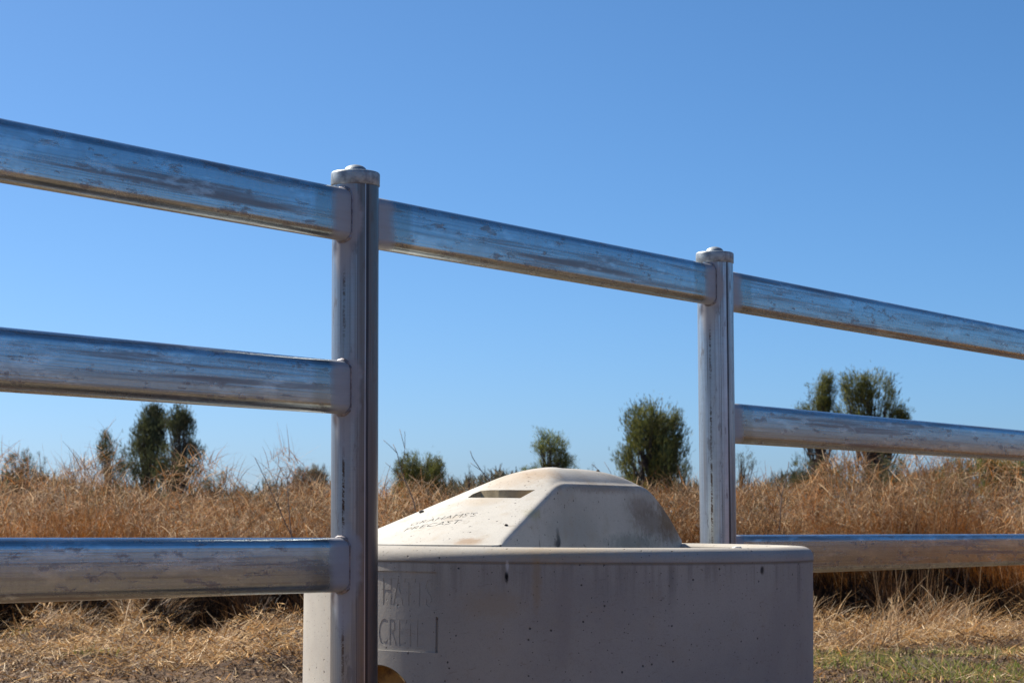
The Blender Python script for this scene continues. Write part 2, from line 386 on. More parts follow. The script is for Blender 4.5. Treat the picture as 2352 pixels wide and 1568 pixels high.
def tangle(n, y0, y1, zmax, wmul=1.0):
    y = rng.uniform(y0, y1, n); x = rng.uniform(-1, 1, n) * (0.235 * y + 1.2)
    y = np.maximum(y, front(x) + 0.2 + 0.5 * pocket(x, y) + 0.2 * rng.random(n))
    z = (0.25 * pocket(x, y) * (y < front(x) + 1.2)) + zmax * rng.random(n) ** 0.8 * topz(W2 + F * x / y) / 0.70
    col = PAL[rng.choice([0, 1, 2, 4, 4, 5], n)] * (rng.uniform(0.6, 1.35, n) * (0.35 + 1.1 * vnoise(x * 1.9, y * 1.9, 14)))[:, None]
    return blades(np.stack([x, y, z], 1), rng.uniform(0.05, 0.22, n), rng.uniform(0.2, 2.0, n), rng.uniform(0, 6.28, n), rng.uniform(-0.1, 0.6, n),
                  rng.uniform(0.002, 0.0058, n) * wmul, col, 3, 0.3)
def shadow_thatch(n):                                         # matted rotting leaf at the grass foot, painted near-black as shade in hollows
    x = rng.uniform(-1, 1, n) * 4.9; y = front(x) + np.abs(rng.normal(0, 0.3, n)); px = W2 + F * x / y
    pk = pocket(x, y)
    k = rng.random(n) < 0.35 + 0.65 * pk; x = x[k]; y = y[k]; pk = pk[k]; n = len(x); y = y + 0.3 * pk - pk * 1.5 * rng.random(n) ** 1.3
    dark = rng.random(n) < pk * 0.97  # blades that carry the painted shade of the hollows
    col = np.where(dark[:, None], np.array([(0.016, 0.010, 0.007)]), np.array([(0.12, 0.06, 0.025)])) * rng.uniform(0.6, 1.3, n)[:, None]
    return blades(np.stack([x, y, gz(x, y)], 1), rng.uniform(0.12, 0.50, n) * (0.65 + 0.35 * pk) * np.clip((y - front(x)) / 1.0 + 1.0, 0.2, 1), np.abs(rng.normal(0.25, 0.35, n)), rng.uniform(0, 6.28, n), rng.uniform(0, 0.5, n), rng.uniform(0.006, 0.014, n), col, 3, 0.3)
def flecks(n, y0, y1):
    y = rng.uniform(y0, y1, n); x = rng.uniform(-1, 1, n) * (0.235 * y + 1.2); y = np.maximum(y, front(x) + 0.2 + 0.5 * pocket(x, y)); z = 0.28 * pocket(x, y) + (1 - 0.28 * pocket(x, y)) * rng.random(n) ** 0.7 * topz(W2 + F * x / y) * 0.95
    col = np.array([(0.62, 0.42, 0.2), (0.75, 0.58, 0.37), (0.52, 0.22, 0.05)])[rng.integers(0, 3, n)] * rng.uniform(0.7, 1.1, n)[:, None]
    return blades(np.stack([x, y, z], 1), rng.uniform(0.012, 0.03, n), rng.uniform(0.2, 2.6, n), rng.uniform(0, 6.28, n), rng.uniform(0, 0.5, n), rng.uniform(0.006, 0.013, n), col, 2, 0.4)
def stalks(n, y0, y1, wid=0.004, spread=None):       # thin seed stalks that stand clear of the rest
    y = rng.uniform(y0, y1, n)
    px = rng.uniform(-150, 2500, n) if spread is None else rng.normal(spread[0], spread[1], n)
    x = (px - W2) / F * y
    L = topz(px) * rng.uniform(1.0, 1.42, n)
    col = PAL[rng.choice([0, 4, 5, 1], n)] * rng.uniform(0.6, 1.0, n)[:, None]
    return blades(np.stack([x, y, gz(x, y)], 1), L, np.abs(rng.normal(0, 0.12, n)), rng.uniform(0, 6.28, n), np.abs(rng.normal(0, 0.1, n)), np.full(n, wid), col, 6, 0.3)
V, Fa, Cc = join([tall_grass(95000, 13.2, 16.6, 1.0, 4), tall_grass(60000, 16.5, 22, 1.3), tall_grass(42000, 21, 40, 2.2), tall_grass(26000, 40, 75, 4.2, 3, 0.95),
                  tangle(64000, 13.4, 16.3, 0.85), tangle(26000, 16, 25, 0.9, 1.5), flecks(15000, 14.0, 17.0), shadow_thatch(150000),
                  stalks(260, 13.6, 20, 0.003), stalks(130, 13.6, 15, 0.003, (150, 80)), stalks(90, 13.6, 16, 0.003, (2140, 70)), stalks(22, 13.6, 16, 0.0025, (720, 60))])
nr = 74000                                                     # the same field carried round both sides of the camera and behind it
ra = np.radians(rng.uniform(0, 360, nr)); rd = 7.5 + 24 * rng.random(nr) ** 1.6
rx = rd * np.cos(-ra + np.pi / 3); ry = 2.0 + rd * np.sin(-ra + np.pi / 3)
ok = ~((np.abs(rx) < 0.27 * ry + 1.7) & (ry > 0)) & ~((rx < 0) & (ry > -2) & ((rd < 12.5) | (ry < 4))); rx = rx[ok]; ry = ry[ok]; nr = len(rx)
rc = PAL[(vnoise(rx * 0.5, ry * 0.5, 8) * 5.99).astype(int)] * rng.uniform(0.9, 1.5, nr)[:, None]
V2, F2, C2 = blades(np.stack([rx, ry, gz(rx, ry)], 1), rng.uniform(0.8, 1.75, nr), np.abs(rng.normal(0, 0.22, nr)), rng.uniform(0, 6.28, nr), np.abs(rng.normal(0.12, 0.2, nr)), rng.uniform(0.015, 0.04, nr), rc, 3)
V, Fa, Cc = join([(V, Fa, Cc), (V2, F2, C2)])
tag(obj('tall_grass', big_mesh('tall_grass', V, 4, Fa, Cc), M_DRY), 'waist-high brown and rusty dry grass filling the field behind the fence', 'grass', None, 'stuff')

# cut straw and stubble lying in front of the standing grass
def in_px(x, y): return W2 + F * x / y
def straw(n):
    y = rng.uniform(7.6, 14.6, n); x = rng.uniform(-1, 1, n) * (0.235 * y + 1.0); kk = y < front(x) - 0.35 - 1.25 * pocket(x, y); x = x[kk]; y = y[kk]; n = len(x); px = in_px(x, y)
    py = 1190 + F * EYE / y
    dens = np.clip(np.where(px < 1300, 1.5 * vnoise(x * 1.6, y * 1.6, 21) - 0.2, 1.6 * vnoise(x * 1.6, y * 1.6, 22) - 0.15), 0.04, 1)
    dens *= np.where(y < 10.2, 0.22, 0.8)
    for mx, my, rx, ry, h in MOUNDS: dens = dens + 1.0 * np.exp(-((x - mx) / rx) ** 2 - ((y - my) / ry) ** 2)
    k = rng.random(n) < dens * 0.9; x = x[k]; y = y[k]; m = len(x)
    hp = np.zeros(m)
    for mx, my, rx, ry, h in MOUNDS: hp += np.exp(-((x - mx) / rx) ** 2 - ((y - my) / ry) ** 2)
    z = gz(x, y) + rng.random(m) ** 1.5 * (0.035 + 0.09 * np.clip(hp, 0, 1)) + 0.003
    pal = np.array([(0.78, 0.50, 0.21), (0.46, 0.26, 0.09), (0.95, 0.76, 0.48), (0.10, 0.055, 0.03), (0.56, 0.27, 0.06)])
    col = pal[rng.choice(5, m, p=[.24, .22, .14, .27, .13])] * rng.uniform(0.6, 1.15, m)[:, None]
    return blades(np.stack([x, y, z], 1), rng.uniform(0.015, 0.13, m) * rng.uniform(0.5, 1, m), rng.normal(1.36, 0.28, m), rng.uniform(0, 6.28, m), rng.uniform(-0.1, 0.35, m),
                  rng.uniform(0.002, 0.0065, m), col, 2, 0.5, rng.uniform(-0.3, 0.3, m))
def near_straw(n):
    x = rng.uniform(-5, 6, n); y = rng.uniform(-3, 7.8, n); m = (x ** 2 + y ** 2 > 0.6); x = x[m]; y = y[m]; n = len(x)
    col = np.array([(0.60, 0.40, 0.20), (0.40, 0.23, 0.09), (0.80, 0.62, 0.4)])[rng.integers(0, 3, n)] * rng.uniform(0.6, 1.1, n)[:, None]
    return blades(np.stack([x, y, gz(x, y) + 0.004], 1), rng.uniform(0.05, 0.2, n), rng.normal(1.4, 0.2, n), rng.uniform(0, 6.28, n), rng.uniform(0, 0.3, n), rng.uniform(0.005, 0.014, n), col, 1, 0.5)
def crumbs(n):                                          # broken leaf and soil crumbs
    y = rng.uniform(7.6, 12.6, n); x = rng.uniform(-1, 1, n) * (0.235 * y + 0.8)
    q = vnoise(x * 4, y * 4, 71); k = rng.random(n) < 0.25 + 0.9 * q; x = x[k]; y = y[k]; m = len(x)
    col = np.array([(0.07, 0.045, 0.03), (0.14, 0.09, 0.055), (0.45, 0.32, 0.19), (0.28, 0.18, 0.1)])[rng.choice(4, m, p=[.38, .28, .16, .18])] * rng.uniform(0.7, 1.2, m)[:, None]
    return blades(np.stack([x, y, gz(x, y) + 0.001], 1), rng.uniform(0.006, 0.03, m), rng.uniform(0.3, 1.5, m), rng.uniform(0, 6.28, m), rng.uniform(0, 0.3, m), rng.uniform(0.004, 0.012, m), col, 1, 0.6)
def stubble(n):
    y = rng.uniform(10.8, 15.4, n); x = rng.uniform(-1, 1, n) * (0.235 * y + 0.8); kk = (y < front(x) - 0.3 - 1.2 * pocket(x, y)) | (rng.random(n) < 0.10); x = x[kk]; y = y[kk]; n = len(x); px = in_px(x, y)
    q = vnoise(x * 3.5, y * 3.5, 31); k = (q > 0.52) & (rng.random(n) < np.where(px > 1200, 1.0, 0.55)); x = x[k]; y = y[k]; m = len(x)
    col = np.array([(0.58, 0.39, 0.20), (0.38, 0.20, 0.07), (0.74, 0.57, 0.36)])[rng.integers(0, 3, m)] * rng.uniform(0.6, 1.1, m)[:, None]
    caz = vnoise(x * 2, y * 2, 33) * 12
    return blades(np.stack([x, y, gz(x, y)], 1), rng.uniform(0.06, 0.34, m) * np.clip((y - 9.6) / 3, 0.25, 1), np.abs(rng.normal(0.55, 0.35, m)), caz + rng.normal(0, 0.7, m), rng.uniform(0, 0.6, m),
                  rng.uniform(0.003, 0.007, m), col, 4, 0.4)
def tuft(px, py, n, azm, spread, L0, L1, shade=1.0):       # a leaning stook of cut stalks
    n = int(n * (0.5 if px < 1000 else 0.32))
    r = ray(px, py); k = -EYE / r.z; cx, cy = r.x * k, r.y * k
    x = cx + rng.normal(0, spread, n); y = cy + rng.normal(0, spread * 0.7, n)
    col = np.array([(0.60, 0.40, 0.20), (0.40, 0.20, 0.06), (0.78, 0.60, 0.38), (0.22, 0.13, 0.07)])[rng.choice(4, n, p=[.35, .3, .2, .15])] * rng.uniform(0.6, 1.1, n)[:, None] * shade
    az = azm + rng.normal(0, 0.75, n)
    return blades(np.stack([x, y, gz(x, y) + rng.uniform(0, 0.05, n)], 1), rng.uniform(L0, L1, n), np.abs(rng.normal(0.75, 0.35, n)), az, rng.uniform(0.1, 0.75, n), rng.uniform(0.002, 0.0065, n), col, 5, 0.4, rng.uniform(-0.5, 0.5, n))
TU = [(300, 1440, 900, 0.4, .16, .12, .36), (330, 1450, 1500, 0.2, .14, .12, .34), (250, 1455, 700, 2.6, .14, .1, .3), (560, 1510, 900, 0.6, .15, .06, .14), (655, 1490, 1500, 2.2, .14, .10, .30), (600, 1500, 700, 2.8, .13, .06, .2),
      (120, 1455, 900, 1.0, .2, .08, .26), (30, 1460, 800, 0.3, .2, .1, .3), (480, 1540, 500, 0.0, .2, .06, .2), (680, 1540, 900, 2.0, .16, .06, .22),
      (1900, 1440, 700, 0.8, .15, .1, .34), (1950, 1435, 900, 0.5, .14, .12, .46), (2010, 1430, 500, 1.6, .12, .12, .4), (2080, 1395, 1500, -0.4, .22, .15, .45, .8), (2140, 1400, 1200, 2.9, .2, .15, .42, .85), (2190, 1440, 900, 0.6, .14, .12, .40), (2110, 1450, 800, 0.7, .14, .1, .34), (2280, 1430, 1000, 2.2, .16, .12, .42), (2330, 1425, 900, 0.6, .14, .14, .5), (2240, 1470, 600, 0.6, .14, .06, .24), (1990, 1480, 500, 0.3, .14, .06, .22)]
V, Fa, Cc = join([straw(230000), stubble(5000), crumbs(110000), near_straw(60000)] + [tuft(*q) for q in TU])
tag(obj('cut_straw', big_mesh('cut_straw', V, 4, Fa, Cc), M_DRY), 'cut straw and stubble heaped loosely on the bare soil', 'straw', None, 'stuff')
def green(n):
    y = rng.uniform(7.5, 12.4, n); x = rng.uniform(-1, 1, n) * (0.235 * y + 0.8); px = in_px(x, y)
    q = vnoise(x * 2.6, y * 2.6, 41); right = px > 1500
    k = ((q > 0.48) & right & (y < 11.3) & (rng.random(n) < 0.8)) | ((q > 0.88) & (rng.random(n) < 0.5)); x = x[k]; y = y[k]; m = len(x)
    col = np.array([(0.20, 0.26, 0.04), (0.34, 0.33, 0.09), (0.38, 0.32, 0.14), (0.11, 0.17, 0.03)])[rng.integers(0, 4, m)] * rng.uniform(0.7, 1.2, m)[:, None]
    return blades(np.stack([x, y, gz(x, y)], 1), rng.uniform(0.02, 0.07, m), np.abs(rng.normal(0.5, 0.35, m)), rng.uniform(0, 6.28, m), rng.uniform(0, 0.5, m), rng.uniform(0.003, 0.006, m), col, 3, 0.2)
V, Fa, Cc = green(60000)
tag(obj('short_grass', big_mesh('short_grass', V, 4, Fa, Cc), M_GREEN), 'short green and yellowed grass in patches on the soil', 'grass', None, 'stuff')

# ------------------------------------------------------------------ trees
M_BARK = simple('bark', (0.075, 0.06, 0.05), (0.03, 0.025, 0.02), 8, 0, 0.9, 0.6, 0.02)
def tree(px, top, wpx, Y, label, dark=0, loose=0.3, lobes=None, base=1120, name='tree', n=1.0, trunks=1, cat='tree', lowfrac=0.12):
    """lobes: list of (dx, z, rx, rz) in crown units (dx of half width, z of height 0..1)"""
    H = at(px, top, Y).z; x0 = (px - W2) / F * Y; wd = wpx / F * Y; hw = wd / 2
    t = empty(name, (x0, Y, 0), label, cat, 'trees and shrubs standing beyond the dry grass')
    parts = []; tips = []
    rs = random.Random(int(px * 7 + top))
    lobes = lobes or [(-0.35, 0.5, 0.55, 0.28), (0.35, 0.52, 0.55, 0.3), (0, 0.74, 0.6, 0.25)]
    for k in range(trunks):
        ox = (k - (trunks - 1) / 2) * hw * 0.35
        pts = [Vector((x0 + ox * (0.3 + 0.7 * i / 6) + rs.uniform(-1, 1) * 0.03 * wd, Y + rs.uniform(-1, 1) * 0.03 * wd, H * 0.78 * i / 6)) for i in range(7)]
        r0 = max(0.06, 0.04 * wd) * (1.2 if trunks == 1 else 0.9)
        parts.append(tube(pts, [r0 * (1 - 0.13 * i) for i in range(7)], 7))
    cl = []
    for dx, z, rx, rz in lobes:
        m = int(64 * n)
        for i in range(m):
            while True:
                a, b, c = rs.uniform(-1, 1), rs.uniform(-1, 1), rs.uniform(-1, 1)
                q = a * a + b * b + c * c
                if q < 1 and q > 0.12: break
            c2 = c * (1.0 if c > 0 else 0.85)
            p = Vector((x0 + (dx + a * rx * 1.08) * hw, Y + b * rx * hw, (z + c2 * rz) * H))
            if mnoise.noise(Vector((p.x - x0, p.y - Y, p.z * 0.8)) * (3.6 / wd) + Vector((px, 0, 0))) < -0.10 and rs.random() < 0.85: continue   # gaps between the clumps
            cl.append(p)
    for c in cl[::2]:
        s = Vector((x0 + rs.uniform(-0.1, 0.1) * hw, Y, max(0.15 * H, c.z * rs.uniform(0.35, 0.6))))
        mid = (s + c) / 2 + Vector((rs.uniform(-.1, .1) * hw, rs.uniform(-.1, .1) * hw, -0.04 * H))
        rr = max(0.02, 0.011 * wd); parts.append(tube([s, mid, c], [rr, rr * 0.7, rr * 0.3], 4, False))
    v, f = merge(parts); obj('trunk', mesh_from('trunk', v, f), M_BARK, t)
    cl = np.array([tuple(c) for c in cl]); m = len(cl)
    per = int(44 * n ** 0.3)
    cs = rng.uniform(0.5, 1.15, m) * hw * 0.125
    N = m * per; ci = np.repeat(np.arange(m), per)
    off = rng.normal(0, 1, (N, 3)) * cs[ci][:, None] * np.array([0.85, 0.85, 1.0])
    b = cl[ci] + off
    tocen = b - np.array([x0, Y, 0.4 * H]); az = np.arctan2(tocen[:, 1], tocen[:, 0]) + rng.normal(0, 0.8, N)
    lean = np.abs(rng.normal(0.4 if loose < 0.5 else 0.9, 0.45, N))
    L = rng.uniform(0.5, 1.4, N) * hw * 0.095
    bright = 1.65
    palt = {0: [(0.070, 0.080, 0.022), (0.115, 0.115, 0.028), (0.045, 0.055, 0.022), (0.15, 0.14, 0.035)], 1: [(0.050, 0.060, 0.028), (0.078, 0.085, 0.035), (0.035, 0.042, 0.024), (0.105, 0.10, 0.045)],
            2: [(0.10, 0.12, 0.03), (0.15, 0.16, 0.04), (0.06, 0.08, 0.025), (0.19, 0.18, 0.05)], 3: [(0.13, 0.10, 0.06), (0.10, 0.09, 0.05), (0.16, 0.12, 0.07), (0.08, 0.07, 0.05)],
            4: [(0.10, 0.13, 0.03), (0.17, 0.19, 0.04), (0.07, 0.09, 0.03), (0.08, 0.08, 0.04)]}[dark]
    tint = rng.uniform(0.5, 1.5, m)[ci]
    col = np.array(palt)[(rng.integers(0, 3, m)[ci] + (rng.random(N) < 0.3)) % 4] * (bright * tint * rng.uniform(0.8, 1.2, N))[:, None]
    keep = b[:, 2] > lowfrac * H * 0.5
    b = b[keep]; V, Fa, Cc = blades(b, L[keep], lean[keep], az[keep], np.zeros(keep.sum()), (L * rng.uniform(0.14, 0.3, N))[keep], col[keep], 1, 0.4)
    obj('crown', big_mesh('crown', V, 4, Fa, Cc), M_LEAF, t)
    return t
L_OVAL = [(0, 0.5, 0.9, 0.22), (0.0, 0.72, 0.7, 0.26), (-0.3, 0.4, 0.6, 0.2), (0.35, 0.42, 0.6, 0.2)]
L_CONE = [(0, 0.32, 0.95, 0.2), (0.05, 0.52, 0.62, 0.2), (-0.05, 0.76, 0.36, 0.22)]
tree(378 - 38, 932, 150, 78, 'left one of the two tall wispy trees standing together left of the post', 1, 0.3, [(0.15, 0.88, 0.34, 0.11), (0.0, 0.74, 0.52, 0.14), (-0.1, 0.58, 0.9, 0.17), (0.0, 0.42, 0.95, 0.2)], n=1.5)
tree(410, 930, 140, 76, 'right one of the two tall wispy trees, with the darker trunk', 1, 0.3, [(-0.1, 0.88, 0.42, 0.11), (0.05, 0.74, 0.56, 0.15), (0.0, 0.58, 0.85, 0.17), (0.0, 0.42, 0.9, 0.2)], n=1.5)
tree(252, 984, 104, 74, 'narrow pointed grey green tree left of the two tall wispy trees', 1, 0.3, L_CONE, n=1.5)
tree(46, 1030, 76, 70, 'low dark bushy tree near the left end of the field', 1, 0.6, [(-0.4, 0.78, 0.5, 0.18), (0.4, 0.8, 0.55, 0.18), (0, 0.62, 0.8, 0.16)], n=1.2)
tree(94, 1032, 56, 72, 'small dark tree beside the low bushy one, mostly behind seed stalks', 1, 0.6, None, n=1.0)
tree(6, 1066, 54, 66, 'low olive bush cut by the left edge of the photo', 0, 0.6, None, name='bush', cat='bush', n=0.9)
tree(492, 1060, 72, 68, 'dark rounded bush right of the two tall wispy trees', 1, 0.6, [(0.1, 0.75, 0.7, 0.22), (-0.4, 0.62, 0.5, 0.16)], name='bush', cat='bush', n=1.1)
tree(552, 1100, 46, 60, 'low brown dome of scrub between the dark rounded bush and the post', 3, 0.6, None, name='bush', cat='bush', n=0.9)
tree(620, 1103, 42, 60, 'small brown dome of scrub, nearer the post', 3, 0.6, None, name='bush', cat='bush', n=0.9)
tree(712, 1066, 92, 64, 'brownish spiky shrub just left of the nearer post', 3, 0.3, [(-0.5, 0.78, 0.3, 0.18), (0.1, 0.8, 0.35, 0.2), (0.6, 0.78, 0.3, 0.18), (0, 0.6, 0.9, 0.15)], name='bush', cat='bush', n=1.1)
tree(966, 1038, 124, 58, 'dense olive brown bush right of the nearer post', 0, 0.5, [(0, 0.75, 0.85, 0.24), (-0.2, 0.5, 0.8, 0.2), (0.3, 0.5, 0.8, 0.2)], name='bush', cat='bush', n=6)
tree(1030, 1082, 60, 60, 'thin grey scrub beside the dense olive brown bush', 3, 0.3, None, name='bush', cat='bush', n=0.7)
tree(1076, 1052, 40, 72, 'small upright dark tree, left of a close pair above the slope of the lid', 1, 0.3, L_OVAL, n=0.5)
tree(1109, 1056, 27, 72, 'thinner tree of the close pair above the slope of the lid', 1, 0.3, L_OVAL, n=0.4)
tree(1262, 976, 114, 74, 'round headed green tree rising behind the top of the concrete lid', 2, 0.7, [(-0.12, 0.84, 0.55, 0.15), (0.2, 0.82, 0.5, 0.14), (-0.1, 0.70, 0.62, 0.13), (0.4, 0.70, 0.4, 0.12), (0.75, 0.60, 0.28, 0.12), (-0.78, 0.57, 0.28, 0.08)], n=0.9, lowfrac=0.5)
tree(1352, 1058, 56, 80, 'small grey shrub between the round headed and the big oval tree', 1, 0.6, None, name='bush', cat='bush', n=0.4)
tree(1498, 912, 158, 66, 'big dense oval olive tree left of the farther post', 0, 0.3, [(0.15, 0.84, 0.66, 0.15), (-0.3, 0.76, 0.55, 0.16), (0.45, 0.70, 0.5, 0.2), (-0.4, 0.6, 0.58, 0.2), (0.1, 0.6, 0.7, 0.2), (0.5, 0.52, 0.5, 0.22), (-0.2, 0.38, 0.8, 0.18)], n=1.5, trunks=3)
tree(1570, 1062, 62, 62, 'small grey bush at the foot of the big oval tree, beside the post', 1, 0.6, None, name='bush', cat='bush', n=0.9)
tree(1700, 1026, 76, 66, 'tree with a round dark head half hidden by the farther post', 1, 0.7, [(0.3, 0.84, 0.6, 0.14), (0, 0.62, 0.8, 0.14)], n=0.6)
tree(1880, 852, 112, 72, 'leaner olive tree of the two tall ones seen above the right middle rail', 0, 0.5, [(0.35, 0.88, 0.36, 0.11), (-0.1, 0.82, 0.6, 0.13), (-0.35, 0.70, 0.68, 0.14), (0.4, 0.68, 0.75, 0.15)], n=1.7)
tree(2004, 846, 160, 70, 'broader olive tree of the two tall ones seen above the right middle rail', 0, 0.5, [(-0.45, 0.87, 0.45, 0.11), (0.2, 0.86, 0.6, 0.11), (-0.4, 0.70, 0.55, 0.13), (0.4, 0.7, 0.55, 0.14), (0.78, 0.66, 0.3, 0.12), (0, 0.58, 0.5, 0.1)], n=1.3, trunks=3)
tree(1870, 1040, 140, 60, 'grey scrub under the leaner of the two tall right hand trees', 1, 0.3, [(-0.5, 0.72, 0.45, 0.22), (0.3, 0.75, 0.6, 0.2), (0, 0.5, 0.9, 0.2)], name='bush', cat='bush', n=0.6)
tree(2040, 1036, 130, 56, 'dark mass of scrub under the broader of the two tall right hand trees', 1, 0.3, [(-0.3, 0.72, 0.6, 0.25), (0.3, 0.7, 0.6, 0.24), (0, 0.45, 0.9, 0.25)], name='bush', cat='bush', n=1.0)
tree(2180, 1045, 110, 60, 'olive brown bush behind the mound of grass under the right middle rail', 0, 0.6, None, name='bush', cat='bush', n=1.1)
tree(2292, 1034, 140, 58, 'brighter yellow green leafy tree at the right edge under the middle rail', 4, 0.8, [(-0.6, 0.86, 0.4, 0.12), (0.2, 0.84, 0.5, 0.14), (0.7, 0.75, 0.4, 0.2), (0, 0.62, 0.7, 0.12)], n=1.3)

def scrub(n):                                          # low far-off scrub that reads as one grey green line
    y = rng.uniform(82, 98, n); x = rng.uniform(-1, 1, n) * (0.235 * y + 6)
    z = rng.random(n) * (1.1 + 1.1 * vnoise(x * 0.35, x * 0, 61) + 0.5 * vnoise(x * 1.7, x * 0, 62) + 1.0 * np.clip((x / y - 0.10) * 20, 0, 1) * vnoise(x * 0.6, x * 0, 63))
    col = np.array([(0.10, 0.095, 0.05), (0.15, 0.12, 0.07), (0.07, 0.075, 0.045), (0.19, 0.15, 0.09)])[rng.integers(0, 4, n)] * rng.uniform(0.7, 1.3, n)[:, None]
    return blades(np.stack([x, y, z], 1), rng.uniform(0.15, 0.5, n), np.abs(rng.normal(0.5, 0.4, n)), rng.uniform(0, 6.28, n), np.zeros(n), rng.uniform(0.03, 0.09, n), col, 1, 0.4)
V, Fa, Cc = scrub(60000)
tag(obj('distant_scrub', big_mesh('distant_scrub', V, 4, Fa, Cc), M_LEAF), 'low grey green scrub merging into one line far behind the grass', 'scrub', None, 'stuff')

# dead weeds standing against the sky
M_TWIG = simple('dead_stem', (0.20, 0.16, 0.14), (0.1, 0.08, 0.07), 20, 0, 0.9)
def weed(segs, Y, label):
    base = at(segs[0][0][0], 1190, Y); t = None
    parts = []
    for s in segs:
        pts = [at(x, y, Y + dy) for x, y, dy in s]; r = 0.0034 if s is segs[0] else 0.0020
        parts.append(tube(pts, [r * (1 - 0.55 * i / len(pts)) for i in range(len(pts))], 5))
    v, f = merge(parts); v = [Vector(x) - Vector((base.x, Y, 0)) for x in v]
    o = obj('dead_weed', mesh_from('dead_weed', v, f), M_TWIG, None, Matrix.Translation((base.x, Y, 0)))
    tag(o, label, 'weed', 'bare dead weeds standing out of the grass')
weed([[(975, 1300, 0), (950, 1150, 0), (922, 1080, 0), (912, 1040, .02), (903, 1020, .04)], [(922, 1080, 0), (930, 1030, -.03), (930, 990, -.05)], [(912, 1040, 0), (892, 1020, .05), (880, 1010, .06)], [(935, 1110, 0), (900, 1075, .03), (885, 1062, .04)], [(930, 1030, 0), (918, 985, .05)]], 12.9, 'forked bare weed just right of the nearer post')
weed([[(1170, 1220, 0), (1130, 1110, 0), (1105, 1080, 0), (1085, 1050, 0), (1080, 1035, 0)], [(1105, 1080, 0), (1088, 1068, .03), (1080, 1062, .04)]], 12.9, 'bare stem leaning left above the slope of the lid')
weed([[(705, 1300, 0), (655, 1200, 0), (640, 1165, 0), (600, 1080, 0), (585, 1050, 0)], [(640, 1165, 0), (636, 1110, .04), (645, 1075, .05)], [(636, 1110, .04), (628, 1090, .04)]], 12.8, 'crooked bare weed leaning left, left of the nearer post')
weed([[(680, 1320, 0), (668, 1220, 0), (662, 1150, 0), (660, 1100, 0), (672, 1070, 0)], [(660, 1100, 0), (645, 1080, .03)], [(662, 1110, 0), (655, 1075, .02)]], 12.8, 'upright bare weed nearest the left side of the nearer post')
weed([[(1420, 1200, 0), (1405, 1120, 0), (1385, 1090, 0), (1360, 1065, 0)], [(1405, 1120, 0), (1403, 1085, .03), (1388, 1060, .05)]], 12.9, 'thin bare weed between the lid and the big oval tree')
weed([[(1790, 1220, 0), (1795, 1140, 0), (1808, 1090, 0), (1812, 1060, 0)], [(1795, 1140, 0), (1775, 1095, .03), (1770, 1070, .05)]], 12.9, 'thin bare weed right of the farther post')

# ------------------------------------------------------------------ the pipe rail fence (welded: one thing)
fence = empty('rail_fence', (P1.x, P1.y, 0), 'galvanised steel cattle rail fence with capped round posts and oval rails', 'fence')
PR = 0.0508
def post(p, ztop, label, zs, lean=(0, 0), warm=True):
    V, Fc = lathe([(PR, -0.3), (PR, ztop - 0.35), (PR, ztop - 0.012)], 72)
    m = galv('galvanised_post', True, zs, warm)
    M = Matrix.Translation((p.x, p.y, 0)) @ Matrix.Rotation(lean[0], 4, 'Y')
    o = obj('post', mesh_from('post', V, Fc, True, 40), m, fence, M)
    if label: o['label'] = label
    r = 0.0535; h = 0.031; pr = [(PR + .0004, -h), (r - .0008, -h), (r, -h + .0012), (r, -0.006)]
    for i in range(1, 6): a = i / 5 * math.pi / 2; pr.append((r - 0.006 + 0.006 * math.cos(a), -0.006 + 0.006 * math.sin(a)))
    pr += [(0.030, 0.0012), (0.0255, 0.0016)]
    for i in range(1, 7): a = i / 6 * math.pi / 2; pr.append((0.0245 * math.cos(a) + 0.0005, 0.0016 + 0.0150 * math.sin(a)))
    V, Fc = lathe(pr, 72)
    obj('post_cap', mesh_from('post_cap', V, Fc, True, 50), M_CAP, o, M @ Matrix.Translation((0, 0, ztop)) @ Matrix.Rotation(R(0.8), 4, 'Y'))
    return o
def oval(h=0.115, tk=0.042, n=14):
    r = tk / 2; c = h / 2 - r; pts = []
    for i in range(n + 1): a = math.pi * i / n; pts.append((r * math.cos(a), c + r * math.sin(a)))
    for i in range(n + 1): a = math.pi + math.pi * i / n; pts.append((r * math.cos(a), -c + r * math.sin(a)))
    return pts
def rail(a, b, label=None, h=0.115):
    d = b - a; L = d.length; d.normalize(); y = Vector((0, 0, 1)).cross(d).normalized(); z = d.cross(y)
    M = Matrix.Translation(a) @ Matrix((d, y, z)).transposed().to_4x4()
    ov = oval(h); V = []; Fc = []; m = len(ov); K = 12
    for k in range(K + 1): V += [(L * k / K, p, q) for p, q in ov]
    for k in range(K):
        for i in range(m): Fc.append((k * m + i, k * m + (i + 1) % m, (k + 1) * m + (i + 1) % m, (k + 1) * m + i))
    Fc += [tuple(range(m)), tuple(K * m + i for i in range(m))]
    o = obj('rail', mesh_from('rail', V, Fc, True, 40), M_RAIL, fence, M); o['len'] = L
    if label: o['label'] = label
    return o
def weld(po, p, zc, slope, sgn, h=0.115):
    """bead where the oval rail meets the post; sgn: side along the fence line"""
    ov = oval(h + 0.002, 0.044, 22); pts = []; rr = []
    rs = random.Random(int(zc * 1000) + sgn)
    for i in range(len(ov) + 1):
        a, b = ov[i % len(ov)]
        e = math.sqrt(PR ** 2 - a ** 2) + 0.001
        pts.append(Vector((p.x, p.y, 0)) + FD * (e * sgn) + FN * (-a) + Vector((0, 0, zc + b + slope * e * sgn)))
        rr.append(0.0020 + rs.uniform(-0.0007, 0.0009) + (0.0022 if b < -h * 0.42 or b > h * 0.46 else 0))
    V, Fc = tube(pts, rr, 7, False)
    obj('weld', mesh_from('weld', V, Fc), M_WELD, po, Matrix.Identity(4))
